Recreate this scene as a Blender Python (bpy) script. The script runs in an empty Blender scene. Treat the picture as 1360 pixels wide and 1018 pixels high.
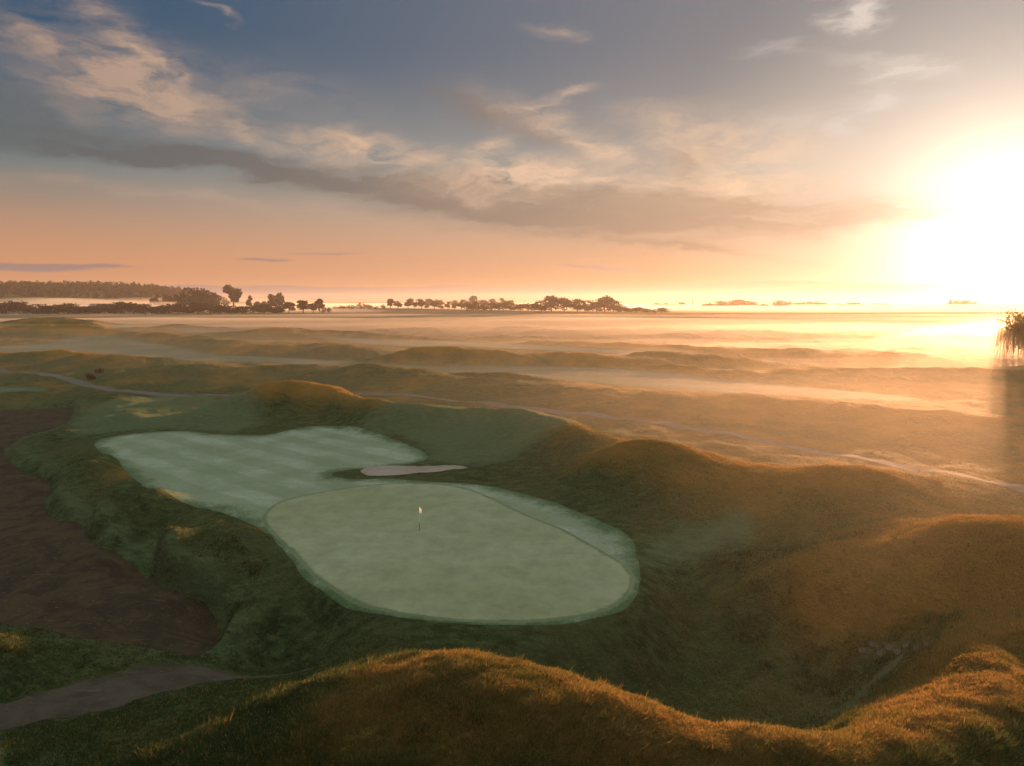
import bpy, math, random
import numpy as np
from mathutils import Vector
sc = bpy.context.scene
COL = sc.collection
R = math.radians
rnd = random.Random(7)
RS = np.random.RandomState(11)

# ------------------------------------------------------------------ camera
PITCH, CAMZ, F = R(6.85), 20.0, 907.0
cam = bpy.data.objects.new('camera', bpy.data.cameras.new('camera')); COL.objects.link(cam)
cam.data.lens = 36*F/1360; cam.location = (0, 0, CAMZ); cam.rotation_euler = (R(90)-PITCH, 0, 0)
cam.data.clip_end = 30000; sc.camera = cam

# ------------------------------------------------------------------ node helper
class G_:
    """tiny expression builder for shader node trees"""
    def __init__(s, nt): s.nt = nt
    def node(s, t, **k):
        n = s.nt.nodes.new(t)
        for a, b in k.items(): setattr(n, a, b)
        return n
    def put(s, sock, v):
        if isinstance(v, bpy.types.NodeSocket): s.nt.links.new(v, sock)
        elif v is not None:
            if isinstance(v, (tuple, list)) and len(v) == 3 and sock.type == 'RGBA': v = (*v, 1)
            sock.default_value = v
    def m(s, op, a, b=None, c=None, clamp=False):
        n = s.node('ShaderNodeMath', operation=op, use_clamp=clamp)
        for i, v in enumerate((a, b, c)):
            if v is not None: s.put(n.inputs[i], v)
        return n.outputs[0]
    def vm(s, op, a, b=None, scale=None):
        n = s.node('ShaderNodeVectorMath', operation=op)
        s.put(n.inputs[0], a)
        if b is not None: s.put(n.inputs[1], b)
        if scale is not None: s.put(n.inputs['Scale'], scale)
        return n.outputs['Value'] if op in ('LENGTH', 'DOT_PRODUCT') else n.outputs[0]
    def mix(s, f, a, b, blend='MIX'):
        n = s.node('ShaderNodeMix', data_type='RGBA', blend_type=blend)
        s.put(n.inputs['Factor'], f); s.put(n.inputs['A'], a); s.put(n.inputs['B'], b)
        # colour sockets share names with the float ones: address them by index
        s.put(n.inputs[6], a); s.put(n.inputs[7], b)
        return n.outputs[2]
    def rng(s, v, a, b, c=0., d=1., smooth=True):
        n = s.node('ShaderNodeMapRange', interpolation_type='SMOOTHSTEP' if smooth else 'LINEAR')
        s.put(n.inputs[0], v)
        for i, q in enumerate((a, b, c, d)): n.inputs[1+i].default_value = q
        return n.outputs[0]
    def noise(s, vec, scale, detail=4, rough=.55, dist=0, color=False):
        n = s.node('ShaderNodeTexNoise'); s.put(n.inputs['Vector'], vec)
        n.inputs['Scale'].default_value = scale; n.inputs['Detail'].default_value = detail
        n.inputs['Roughness'].default_value = rough; n.inputs['Distortion'].default_value = dist
        return n.outputs['Color' if color else 'Fac']
    def mapping(s, vec, loc=(0,0,0), rot=(0,0,0), scale=(1,1,1), kind='POINT'):
        n = s.node('ShaderNodeMapping', vector_type=kind); s.put(n.inputs['Vector'], vec)
        n.inputs['Location'].default_value = loc; n.inputs['Rotation'].default_value = rot; n.inputs['Scale'].default_value = scale
        return n.outputs[0]

# ------------------------------------------------------------------ sky, sun, exposure
SUN_EL, SUN_AZ = R(3.7), R(35.5)
SD = Vector((math.sin(SUN_AZ)*math.cos(SUN_EL), math.cos(SUN_AZ)*math.cos(SUN_EL), math.sin(SUN_EL)))
world = bpy.data.worlds.new("World"); sc.world = world; world.use_nodes = True
nt = world.node_tree; g = G_(nt); bg = nt.nodes['Background']
sky = g.node('ShaderNodeTexSky', sky_type='NISHITA', sun_disc=False, sun_elevation=SUN_EL, sun_rotation=SUN_AZ,
             air_density=1.0, dust_density=1.6, ozone_density=1.8)
SKY_STRENGTH = 0.15
vec = g.node('ShaderNodeTexCoord').outputs['Generated']
sep = g.node('ShaderNodeSeparateXYZ'); g.put(sep.inputs[0], vec)
az = g.m('ARCTAN2', sep.outputs[0], sep.outputs[1]); el = g.m('ARCSINE', sep.outputs[2])
uvn = g.node('ShaderNodeCombineXYZ'); g.put(uvn.inputs[0], az); g.put(uvn.inputs[1], el)
uv = uvn.outputs[0]
cosang = g.vm('DOT_PRODUCT', vec, tuple(SD))
ang = g.m('ARCCOSINE', g.m('MINIMUM', cosang, 1.0))
def azel(px, py):
    x, y = (px-680)/F, (509-py)/F
    d = Vector((x, math.cos(PITCH)+y*math.sin(PITCH), -math.sin(PITCH)+y*math.cos(PITCH))).normalized()
    return math.atan2(d.x, d.y), math.asin(d.z)
# drifting warp so that the clouds get torn, streaky outlines
w1 = g.noise(g.mapping(uv, scale=(3.0, 8.0, 1)), 1.6, 5, .6, color=True)
w2 = g.noise(g.mapping(uv, scale=(9.0, 30.0, 1), rot=(0, 0, .12)), 1.3, 6, .62, color=True)
warp = g.vm('ADD', g.vm('MULTIPLY', g.vm('SUBTRACT', w1, (.5,.5,.5)), (.15, .07, 0)),
                   g.vm('MULTIPLY', g.vm('SUBTRACT', w2, (.5,.5,.5)), (.07, .03, 0)))
uvw = g.vm('ADD', uv, warp)
uvs = g.vm('ADD', uv, g.vm('SCALE', warp, scale=.25))      # the low bars keep straighter
def blobs(lst, co):
    tot = None
    for (px, py, hl, hh, tilt, amp) in lst:
        a, e = azel(px, py)
        c = g.mapping(co, (a, e, 0), (0, 0, -R(tilt)), (hl/F*1.5, hh/F*1.5, 1), 'TEXTURE')
        gr = g.node('ShaderNodeTexGradient', gradient_type='QUADRATIC_SPHERE'); g.put(gr.inputs[0], c)
        tot = g.m('MULTIPLY_ADD', gr.outputs['Fac'], amp*2.0, tot if tot is not None else 0.0)
    return tot
streak = g.noise(g.mapping(uvw, scale=(3.5, 26, 1), rot=(0, 0, .08)), 1.6, 7, .60)
puff = g.noise(g.mapping(uvw, scale=(7, 20, 1), rot=(0, 0, -.25)), 2.0, 8, .60, .2)
dark = blobs([(140,192,230,15,1,.9),(60,150,140,34,2,.4),(230,135,110,26,6,.3),(380,226,210,18,5,.65),(640,272,260,32,5,1.1),(850,282,210,46,2,1.15),
              (900,330,150,7,8,.6),(1150,290,210,30,-1,.65),(1320,272,100,24,-4,.45),(640,142,90,22,12,.55),(720,172,80,16,18,.5),
              (925,210,36,44,80,.7),(500,240,150,20,4,.5),(240,213,260,9,2,.4),(1000,262,130,30,2,.5)], uvw)
bars = blobs([(560,388,620,6.5,0,.8),(370,383,150,2.6,0,.6),(1080,379,230,5,0,.75),(1010,391,330,5,0,.55),(30,352,80,5,0,.5),(120,351,60,2,0,.4),
              (355,345,34,1.7,0,.8),(800,355,60,2.0,4,.8),(630,381,70,1.8,0,.8),(760,384,150,3,0,.5),(430,337,60,1.2,0,.4),(690,396,420,3.5,0,.4)], uvs)
lite = blobs([(50,55,90,26,22,.6),(140,25,80,14,30,.5),(180,85,120,44,24,.7),(200,130,130,36,6,.75),(120,115,120,40,0,.45),(330,180,60,16,22,.5),(350,110,150,34,6,.28),
              (480,185,90,24,0,.5),(500,205,150,26,6,.9),(645,200,42,24,-45,.8),(685,240,100,30,-6,1.4),(600,250,100,20,0,.6),(745,133,40,8,-12,.7),
              (700,150,80,18,20,.45),(790,190,90,18,25,.7),(790,235,110,26,8,.6),(745,44,36,9,6,.5),(910,175,90,34,0,.6),(1000,200,110,50,0,.5),
              (980,245,170,36,0,.7),(250,265,240,12,4,.35),(290,18,30,6,20,.6),(850,150,60,14,0,.3),(120,240,160,14,2,.25)], uvw)
wisp = blobs([(1138,15,34,16,-15,1.2),(1185,84,66,13,14,1.3),(1160,90,40,10,-4,.7),(1155,132,26,22,10,.9),(1122,165,24,24,0,.8),(1250,130,60,12,4,.35),(1060,165,50,14,0,.3),(1030,60,60,8,8,.3)], uvw)
dk = g.rng(g.m('MULTIPLY', dark, g.m('MULTIPLY_ADD', streak, 3.0, -.6)), .0, 1.25, 0, .84, False)
bk = g.rng(g.m('MULTIPLY', bars, g.m('MULTIPLY_ADD', streak, 1.6, .5)), .03, .55, 0, .95)
lt = g.rng(g.m('MULTIPLY', lite, g.m('MULTIPLY_ADD', puff, 3.6, -1.1)), .0, 1.7, 0, .95, False)
ws = g.rng(g.m('MULTIPLY', wisp, g.m('MULTIPLY_ADD', puff, 4.0, -1.2)), .0, 1.5, 0, .85, False)
# the Nishita sky, graded towards the thick dusty air of this dawn
base = g.vm('SCALE', sky.outputs[0], scale=SKY_STRENGTH*1.1)
near = g.rng(ang, 0, R(70), 1, 0, False)
lowf = g.m('POWER', g.rng(el, R(-1), R(17), 1, 0, False), 1.6)
high = g.mix(g.m('POWER', near, 1.3), (.022, .080, .155), (.32, .29, .27))
midc = g.mix(near, (.20, .235, .215), (.66, .55, .44))
low = g.mix(g.m('POWER', near, 1.3), (.62, .29, .155), (.68, .41, .26))
own = g.mix(g.rng(el, R(4), R(20), 1, 0), high, midc)
own = g.mix(g.rng(el, R(2.0), R(10.5), 1, 0), own, low)
halo = g.m('POWER', g.rng(ang, 0, R(25), 1, 0, False), 1.7)
own = g.mix(g.m('MULTIPLY', halo, 1.0), own, (.95, .88, .79))
core = g.m('POWER', g.rng(ang, 0, R(18), 1, 0, False), 5.0)
own = g.mix(core, own, (5.5, 4.4, 3.2))
base = g.mix(.93, base, own)
# cloud colours: grey undersides far from the sun, warm where it shines through
dcol = g.mix(g.m('POWER', near, 1.9), (.115, .118, .12), (.74, .48, .30))
lcol = g.mix(near, (.42, .29, .22), (1.15, .78, .50))
bcol = g.mix(g.m('POWER', near, 1.7), (.30, .205, .19), (.86, .54, .36))
keepc = g.m('SUBTRACT', 1.0, g.m('MULTIPLY', g.rng(ang, R(3), R(17), 1, 0), .55))
c = g.mix(g.m('MULTIPLY', dk, keepc), base, dcol)
c = g.mix(g.m('MULTIPLY', g.m('MULTIPLY', lt, keepc), g.m('MULTIPLY_ADD', dk, -.45, 1.0)), c, lcol)
c = g.mix(g.m('MULTIPLY', bk, keepc), c, bcol)
c = g.mix(ws, c, (.74, .66, .58))
# overhead sky brightened out of view, added as cool fill light for the ground
c = g.mix(g.rng(el, R(30), R(52), 0, 1), c, (.86, .96, .94))
c = g.vm('SCALE', c, scale=.342)
g.put(bg.inputs['Color'], c); bg.inputs['Strength'].default_value = 1.0
world.cycles.sampling_method = 'MANUAL'; world.cycles.sample_map_resolution = 512

sd = bpy.data.lights.new('sun', 'SUN'); sd.energy = 5.0; sd.angle = R(.5); sd.color = (1, .48, .23)
sun = bpy.data.objects.new('sun', sd); COL.objects.link(sun); sun.rotation_euler = SD.to_track_quat('Z', 'Y').to_euler()
sc.view_settings.view_transform = 'Standard'; sc.view_settings.look = 'None'
sc.view_settings.exposure = 1.55; sc.view_settings.gamma = 1.0
sc.cycles.max_bounces = 6; sc.cycles.diffuse_bounces = 2; sc.cycles.transmission_bounces = 3
sc.cycles.volume_bounces = 1; sc.cycles.transparent_max_bounces = 12
sc.cycles.use_denoising = True

# ------------------------------------------------------------------ photograph geometry -> world
def ray(px, py):
    x, y = (np.asarray(px, float)-680)/F, (509-np.asarray(py, float))/F
    return x, math.cos(PITCH)+y*math.sin(PITCH), -math.sin(PITCH)+y*math.cos(PITCH)
def G(px, py, z=0.):
    x, y, k = ray(px, py); t = (z-CAMZ)/k
    return x*t, y*t

def catmull(P, closed=False, n=8):
    P = np.asarray(P, float); m = len(P); out = []
    rngk = range(m) if closed else range(m-1)
    for i in rngk:
        if closed: a, b, c_, d = P[(i-1)%m], P[i], P[(i+1)%m], P[(i+2)%m]
        else: a, b, c_, d = P[max(i-1,0)], P[i], P[i+1], P[min(i+2,m-1)]
        for t in np.linspace(0, 1, n, endpoint=False):
            out.append(.5*((2*b)+(-a+c_)*t+(2*a-5*b+4*c_-d)*t*t+(-a+3*b-3*c_+d)*t**3))
    if not closed: out.append(P[-1])
    return np.array(out)

# ------------------------------------------------------------------ noise
_perm = RS.permutation(512).astype(np.int64); _perm = np.concatenate([_perm, _perm])
_gr = RS.rand(512)*2*np.pi; _gx, _gy = np.cos(_gr), np.sin(_gr)
def perlin(x, y):
    xi, yi = np.floor(x).astype(np.int64), np.floor(y).astype(np.int64)
    xf, yf = x-xi, y-yi
    def gd(ix, iy, dx, dy):
        h = _perm[(_perm[ix & 511]+iy) & 511]
        return _gx[h]*dx+_gy[h]*dy
    u, v = xf**3*(xf*(xf*6-15)+10), yf**3*(yf*(yf*6-15)+10)
    a = gd(xi, yi, xf, yf)*(1-u)+gd(xi+1, yi, xf-1, yf)*u
    b = gd(xi, yi+1, xf, yf-1)*(1-u)+gd(xi+1, yi+1, xf-1, yf-1)*u
    return (a*(1-v)+b*v)*1.5
def fbm(x, y, o=4, gain=.5):
    s, a = 0, 1
    for k in range(o):
        s = s+a*perlin(x*2**k+17.3*k, y*2**k-9.1*k); a *= gain
    return s
def sstep(a, b, v):
    t = np.clip((v-a)/(b-a), 0, 1); return t*t*(3-2*t)

def sdf(poly, x, y, reach=12.):
    """signed distance (negative inside), only exact within reach of the outline's box"""
    out = np.full(x.shape, reach*2.)
    lo, hi = poly.min(0)-reach, poly.max(0)+reach
    k = np.where((x > lo[0]) & (x < hi[0]) & (y > lo[1]) & (y < hi[1]))[0]
    if len(k) == 0: return out
    X, Y = x[k], y[k]; best = np.full(X.shape, 1e12); ins = np.zeros(X.shape, bool)
    Q = np.roll(poly, -1, 0)
    for (ax, ay), (bx, by) in zip(poly, Q):
        dx, dy = bx-ax, by-ay; L = dx*dx+dy*dy+1e-12
        t = np.clip(((X-ax)*dx+(Y-ay)*dy)/L, 0, 1)
        best = np.minimum(best, (X-ax-t*dx)**2+(Y-ay-t*dy)**2)
        cnd = (ay > Y) != (by > Y)
        ins ^= cnd & (X < (bx-ax)*(Y-ay)/(by-ay+1e-15)+ax)
    r = np.sqrt(best); r[ins] *= -1; out[k] = r
    return out

# ------------------------------------------------------------------ relief
SANDZ = -2.3
def polyG(pts, z=0., n=6):
    x, y = G([p[0] for p in pts], [p[1] for p in pts], z)
    return catmull(np.stack([x, y], 1), True, n)
SAND = polyG([(-120,545),(0,540),(60,541),(95,542),(92,560),(70,575),(22,588),(5,602),(22,622),(68,644),(60,668),(72,690),(112,697),(118,720),
              (150,731),(205,743),(200,765),(222,785),(280,796),(291,815),(286,838),(250,858),(175,864),(90,859),(30,846),(-20,835),(-140,800)], SANDZ)
TRACK = polyG([(-80,960),(-20,945),(60,925),(130,905),(200,881),(260,867),(330,858),(390,853),(418,857),(400,870),(340,884),(270,902),(200,928),(120,952),(40,966),(-60,985)], -1.6)
APRON = polyG([(125,590),(160,578),(230,573),(290,577),(350,578),(390,571),(430,569),(480,575),(530,588),(566,603),(560,613),(520,620),(465,625),(440,631),
               (462,637),(520,637),(580,641),(640,645),(700,660),(760,681),(812,702),(840,718),(846,740),(851,762),(843,786),(815,805),(750,819),(660,825),
               (570,822),(500,811),(445,791),(408,765),(380,732),(350,705),(300,682),(240,667),(190,645),(158,618)])
GREEN = polyG([(352,690),(360,676),(385,664),(440,652),(500,645),(560,643),(612,648),(655,664),(700,686),(745,704),(800,733),(832,752),(838,772),(822,792),
               (780,808),(710,818),(630,821),(560,816),(505,806),(455,786),(420,762),(392,732),(364,708)])
BUNKER = polyG([(480,627),(500,622),(540,621),(580,621),(612,622),(620,625),(592,630),(540,634),(500,635),(484,633)], -.2)

def wobble(P, amp, fr):
    return P+amp*np.stack([fbm(P[:, 0]*fr+3, P[:, 1]*fr, 3, .6), fbm(P[:, 0]*fr, P[:, 1]*fr+7, 3, .6)], 1)
def dense(P, step):
    Q = np.concatenate([P, P[:1]]); L = np.r_[0, np.cumsum(np.hypot(*np.diff(Q, axis=0).T))]; n = int(L[-1]/step)
    t = np.linspace(0, L[-1], n, endpoint=False); return np.stack([np.interp(t, L, Q[:, 0]), np.interp(t, L, Q[:, 1])], 1)
SAND = wobble(dense(SAND, .6), .28, .5); TRACK = wobble(dense(TRACK, .6), .35, .6)
APRON = wobble(dense(APRON, .8), .12, .5); BUNKER = wobble(dense(BUNKER, .3), .10, 1.2)

MOWN = [polyG([(100,578),(92,556),(120,535),(180,524),(250,521),(300,530),(330,548),(350,566),(300,574),(230,569),(160,575)]),
        polyG([(470,574),(560,562),(650,568),(740,584),(770,598),(700,611),(620,619),(575,612),(566,596),(520,582)]),
        polyG([(850,742),(845,722),(900,705),(980,700),(1010,715),(960,728),(900,738)]),
        polyG([(820,925),(900,935),(1000,945),(1100,938),(1180,912),(1230,880),(1180,885),(1080,905),(980,915),(880,915)], -1.)]
# ridges: (crest px, crest py, height, half width)
RIDGES = [
 [(60,1120,1.0,5),(180,1050,2.2,5),(310,995,2.9,5.3),(405,953,3.5,5.8),(485,920,4.1,6.3),(560,893,4.9,7),(645,884,5.2,7),(740,900,5.1,6.3),(830,930,4.9,5.6),(920,950,4.8,5),
  (1010,957,4.8,5),(1100,950,4.8,5),(1190,920,4.9,4.8),(1262,872,5.0,4.8),(1310,820,4.9,5.2),(1350,770,4.6,6),(1450,740,4.2,8)],
 [(985,722,1.0,4),(1040,707,3.3,4.5),(1100,688,5.2,5.2),(1160,673,6.1,6),(1225,663,6.3,7),(1300,678,5.2,8.5),(1420,700,3.9,9),(1600,720,3.4,11)],
 [(700,614,.9,4),(770,606,2.2,6),(820,592,4.0,7.5),(860,581,5.4,9),(920,585,5.6,10),(1000,600,5.0,10),(1090,615,4.2,9.5),(1180,629,3.2,8),(1270,640,1.6,8),(1360,652,.4,8)],
 [(600,628,.6,1.6),(650,625,.8,2),(720,618,1.1,2.5),(790,607,1.7,4),(840,590,2.4,5)],
 [(500,535,3.8,5.5),(560,537,4.1,6),(620,540,3.2,6),(680,545,3.9,6.5),(740,555,4.2,6.5),(800,571,4.2,6.5),(850,587,3.6,6)],
 [(290,538,1.4,5),(320,523,3.4,6),(350,509,5.4,6.8),(385,503,6.6,7.2),(425,511,5.4,7),(470,526,4.2,6),(505,534,4.0,5.5)],
 [(-60,852,1.2,5),(60,862,.9,4),(160,872,.5,3.5),(250,872,.1,3)],
 # lobes of the bank between the sand and the green
 [(45,606,1.2,2.6),(95,597,2.2,3.2),(150,600,1.7,3)],
 [(88,664,.9,2.6),(150,645,2.1,3.2),(215,632,1.8,3)],
 [(150,712,.9,2.6),(245,690,2.2,3.2),(325,714,1.7,2.8)],
 [(235,770,.8,2.6),(300,748,2.1,3),(365,762,1.6,2.6)],
 # middle distance
 [(-60,470,2.6,14),(20,468,3.4,12),(75,463,4.6,11),(120,470,3.4,12),(200,478,2.2,14)],
 [(180,492,1.6,14),(260,485,2.4,14),(350,486,2.6,14),(440,485,2.6,14),(520,490,2.8,12),(600,499,2.4,10),(700,505,2.2,10),(800,516,2.0,12),(1000,524,2.0,14),(1200,540,2,14)],
 [(480,486,3.0,9),(510,487,3.4,9),(560,493,2.6,9)],
 [(-40,437,4.5,18),(20,434,5.0,18),(75,429,7.0,16),(100,428,7.4,16),(130,434,5.4,16),(170,442,2.5,16)],
 [(30,424,4.5,20),(75,421,7.5,18),(110,425,5,20),(150,427,5,20)],
 [(150,443,2.5,12),(200,441,4.0,12),(240,446,2.8,12),(290,452,2.6,12),(350,455,3.4,14),(430,457,2.4,14)],
 [(420,456,2.5,12),(460,456,4.0,12),(490,463,2.6,10)],
 [(520,470,2.6,9),(560,462,4.2,9),(620,463,4.0,9),(680,468,3.2,9),(720,475,2.0,9)],
 [(600,492,2.2,7),(660,493,2.8,7),(720,494,2.8,7),(765,500,1.8,8)],
 [(690,470,2.2,11),(735,461,4.4,11),(790,466,3.8,12),(860,474,2.2,12)],
 [(810,482,2.2,10),(850,476,4.0,11),(900,480,3.2,12),(960,487,2.2,12),(1100,484,2.6,16),(1300,486,3,18),(1450,484,3,20)],
 [(200,430,3.5,20),(300,434,3.5,18),(400,437,4.0,18),(420,437,4.0,18),(480,441,3.2,16),(560,448,2.4,14),(620,447,4.2,14),(690,446,4.6,14),(740,451,3.4,15),(850,456,3.0,16),(1000,462,2.6,18),(1200,470,2,20)],
 [(850,466,3.0,12),(930,470,2.4,14),(1000,476,2.0,14)],
 [(1000,532,1.6,9),(1150,542,1.8,9),(1300,552,1.8,9),(1450,560,1.8,10)],
 [(0,412,1.5,40),(440,409,4.0,50),(900,416,2.0,60),(1400,414,2,60)],
]
HOLLOWS = [(1000,850,2.8,12),(880,860,2.0,9),(1120,850,2.2,8),(1195,795,2.6,6),(1010,672,1.2,7),(930,690,.8,7),(105,622,2.8,2.8),(165,672,1.9,2.8),(200,722,2.3,3.2),(355,815,2.8,4.2),(290,785,1.9,2.8),(560,860,.9,9),(860,640,.6,8),(650,560,.4,10),
           (690,505,.0,8),(550,470,.0,8),(300,470,1.2,25),(1000,500,1.0,30),(700,480,1.0,22)]
def gpoly(pts): return catmull(np.stack(G([p[0] for p in pts], [p[1] for p in pts], 0.3), 1), True, 4)
FAIRS = [
 [(-60,462),(60,456),(90,448),(150,447),(210,456),(300,468),(370,473),(450,478),(520,482),(600,485),(680,484),(800,488),(900,494),(1000,502),(1100,514),(1230,530),(1100,529),(960,521),(800,510),(700,503),(560,494),(420,484),(300,481),(220,481),(150,470),(60,470),(-60,470)],
 [(410,446),(480,450),(560,452),(660,456),(760,461),(860,466),(960,474),(1060,480),(960,478),(860,472),(740,466),(620,461),(520,459),(440,452)],
 [(1100,487),(1250,490),(1400,494),(1400,499),(1250,496),(1120,492)],
 [(-30,516),(20,514),(62,516),(50,521),(-30,522)],
 [(150,433),(220,434),(215,437),(150,436)],
 [(240,438),(330,441),(320,443),(235,441)],
]
FPOLY = [gpoly(f) for f in FAIRS]
BANK = [(72,590,.9,2.0),(32,618,.6,1.6),(112,642,1.1,1.9),(76,667,.8,1.8),(158,628,.8,2.0),(240,668,.9,2.2),(125,712,.9,1.9),(215,748,1.0,2.0),(292,722,1.0,2.1),(345,735,.7,1.8),(262,785,.8,1.8),(320,792,.9,2.0),
        (108,619,-1.5,2.0),(58,632,-.6,1.6),(196,700,-1.6,2.8),(150,672,-1.0,1.7),(330,762,-1.3,2.4),(265,752,-1.0,1.7),(400,815,-1.5,3.4),(250,560,.8,4),(170,556,.9,3.6),(110,565,-.7,3),(215,572,-.7,3)]
BSAMP = [(*G(a, b, -1.2 if a < 420 and b > 580 else 0.), c_, d) for a, b, c_, d in BANK]
def _ridge_samples():
    out = []
    for rd in RIDGES:
        P = []
        for (px, py, h, w) in rd:
            x, y = G(px, py, h); P.append((x, y, h, w))
        P = catmull(P, False, 12)
        seg = np.r_[0, np.cumsum(np.hypot(*np.diff(P[:, :2], axis=0).T))]
        wm = P[:, 3].mean(); n = max(4, int(seg[-1]/(wm*.4)))
        s = np.linspace(0, seg[-1], n)
        out.append(np.stack([np.interp(s, seg, P[:, k]) for k in range(4)], 1))
    return out
RSAMP = _ridge_samples()
HSAMP = [(*G(a, b, -1.0), c_, d) for a, b, c_, d in HOLLOWS]
def ridge_sum(x, y):
    acc = np.zeros_like(x)
    for S in RSAMP:
        lo, hi = S[:, :2].min(0)-S[:, 3].max()*2.4, S[:, :2].max(0)+S[:, 3].max()*2.4
        k = np.where((x > lo[0]) & (x < hi[0]) & (y > lo[1]) & (y < hi[1]))[0]
        if len(k) == 0: continue
        X, Y = x[k], y[k]; a = np.zeros_like(X)
        wx = 1+.0*X
        for (sx, sy, h, w) in S:
            if h <= .01: continue
            a += (h*np.exp(-((X-sx)**2+(Y-sy)**2)/(w*w)))**4
        acc[k] += a/2.2
    return acc**.25
def zones(x, y):
    return dict(sand=sdf(SAND, x, y), track=sdf(TRACK, x, y, 8), apron=sdf(APRON, x, y), green=sdf(GREEN, x, y, 6), bunker=sdf(BUNKER, x, y, 4))
def height(x, y, z=None):
    x = np.asarray(x, float).ravel(); y = np.asarray(y, float).ravel()
    z = z or zones(x, y)
    d = np.hypot(x, y)
    smooth_ap = sstep(-.5, 4, z['apron'])
    trm = 1-sstep(-.3, 5, z['track'])
    # a bend of the outline of every form so that nothing looks drawn with a compass
    wx = fbm(x/16+5, y/16, 2)*1.6*smooth_ap; wy = fbm(x/16, y/16+9, 2)*1.6*smooth_ap
    h = ridge_sum(x+wx, y+wy)*(1-.9*(1-sstep(-.3, 1.0, z['sand'])))*(1-.85*(1-sstep(-1., 3.0, z['track'])))
    h = h*(.03+.97*sstep(-3, 3.5, z['apron']))
    fw = np.ones_like(x)
    for k_, P_ in enumerate(FPOLY):
        if k_ != 3: fw = np.minimum(fw, sstep(-2, 11, sdf(P_, x, y, 12)))
    h = h*(.12+.88*fw)
    for (hx, hy, a, w) in HSAMP:
        h = h-a*np.exp(-((x-hx)**2+(y-hy)**2)/(w*w))*(.15+.85*smooth_ap)
    # the left bank falls from the green to the sand
    sandm = .5*(1-sstep(-.15, 1.5, z['sand']))+.5*(1-sstep(.5, 8.5, z['sand']))
    h = h+SANDZ*sandm-1.6*trm*(1-sandm)*sstep(0, 1, (40-x)/40)
    near = 1-sstep(55, 150, d)
    bm = sstep(-.2, 1.2, z['apron'])*sstep(-.1, .9, z['sand'])
    for (hx, hy, a, w) in BSAMP:
        h = h+bm*a*np.exp(-((x-hx)**2+(y-hy)**2)/(w*w))
    rough = smooth_ap*(1-.85*(1-sstep(-.4, .6, z['sand'])))*(1-.8*(1-sstep(-.3, .6, z['track'])))
    h = h+rough*(.1+.9*fw)*(fbm(x/9, y/9, 2)*.34+fbm(x/3.1, y/3.1, 2)*.13)
    h = h+rough*near*(fbm(x/.9, y/.9, 3, .6)*.055)
    far = sstep(90, 240, d)*(1-sstep(480, 640, d))
    h = h+far*(.08+.92*fw)*(fbm(x/48+3, y/60, 4, .5)*1.1+.28*fbm(x/9, y/12, 3))
    h = h+(1-smooth_ap)*fbm(x/14, y/14, 2)*.10
    # bunker: a scooped floor with a steep far lip
    b = z['bunker']; h = h-.4*(1-sstep(-.7, .1, b))
    # wooded hill far on the left, faint rises beyond everything
    h = h+58*np.exp(-((x+1640)/620)**2-((y-2050)/330)**2)*1.0+26*np.exp(-((x+1100)/260)**2-((y-2020)/240)**2)
    h = h+sstep(2200, 5200, d)*10*(.5+fbm(x/1400, y/1400, 2))
    return h

# ------------------------------------------------------------------ mesh helpers
def mesh_obj(name, V, Fq, mat=None, parent=None, smooth=True, attrs=None):
    me = bpy.data.meshes.new(name)
    V = np.asarray(V, np.float32); Fq = np.asarray(Fq, np.int32); k = Fq.shape[1]
    me.vertices.add(len(V)); me.vertices.foreach_set('co', V.ravel())
    me.loops.add(Fq.size); me.loops.foreach_set('vertex_index', Fq.ravel())
    me.polygons.add(len(Fq)); me.polygons.foreach_set('loop_start', np.arange(0, Fq.size, k, dtype=np.int32))
    me.polygons.foreach_set('loop_total', np.full(len(Fq), k, np.int32))
    me.polygons.foreach_set('use_smooth', np.full(len(Fq), smooth))
    for an, av in (attrs or {}).items():
        a = me.attributes.new(an, 'FLOAT', 'POINT'); a.data.foreach_set('value', np.asarray(av, np.float32))
    me.update(calc_edges=True); me.validate()
    if mat: me.materials.append(mat)
    o = bpy.data.objects.new(name, me); COL.objects.link(o)
    if parent: o.parent = parent
    return o
def tag(o, label=None, cat=None, group=None, kind=None):
    if label: o['label'] = label
    if cat: o['category'] = cat
    if group: o['group'] = group
    if kind: o['kind'] = kind
    return o
def empty(name, loc, rz=0):
    o = bpy.data.objects.new(name, None); COL.objects.link(o); o.location = loc; o.rotation_euler = (0, 0, rz)
    o.empty_display_size = .3
    return o
def material(name):
    m = bpy.data.materials.new(name); m.use_nodes = True
    nt = m.node_tree; gg = G_(nt); return m, gg, nt.nodes['Principled BSDF']

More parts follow.
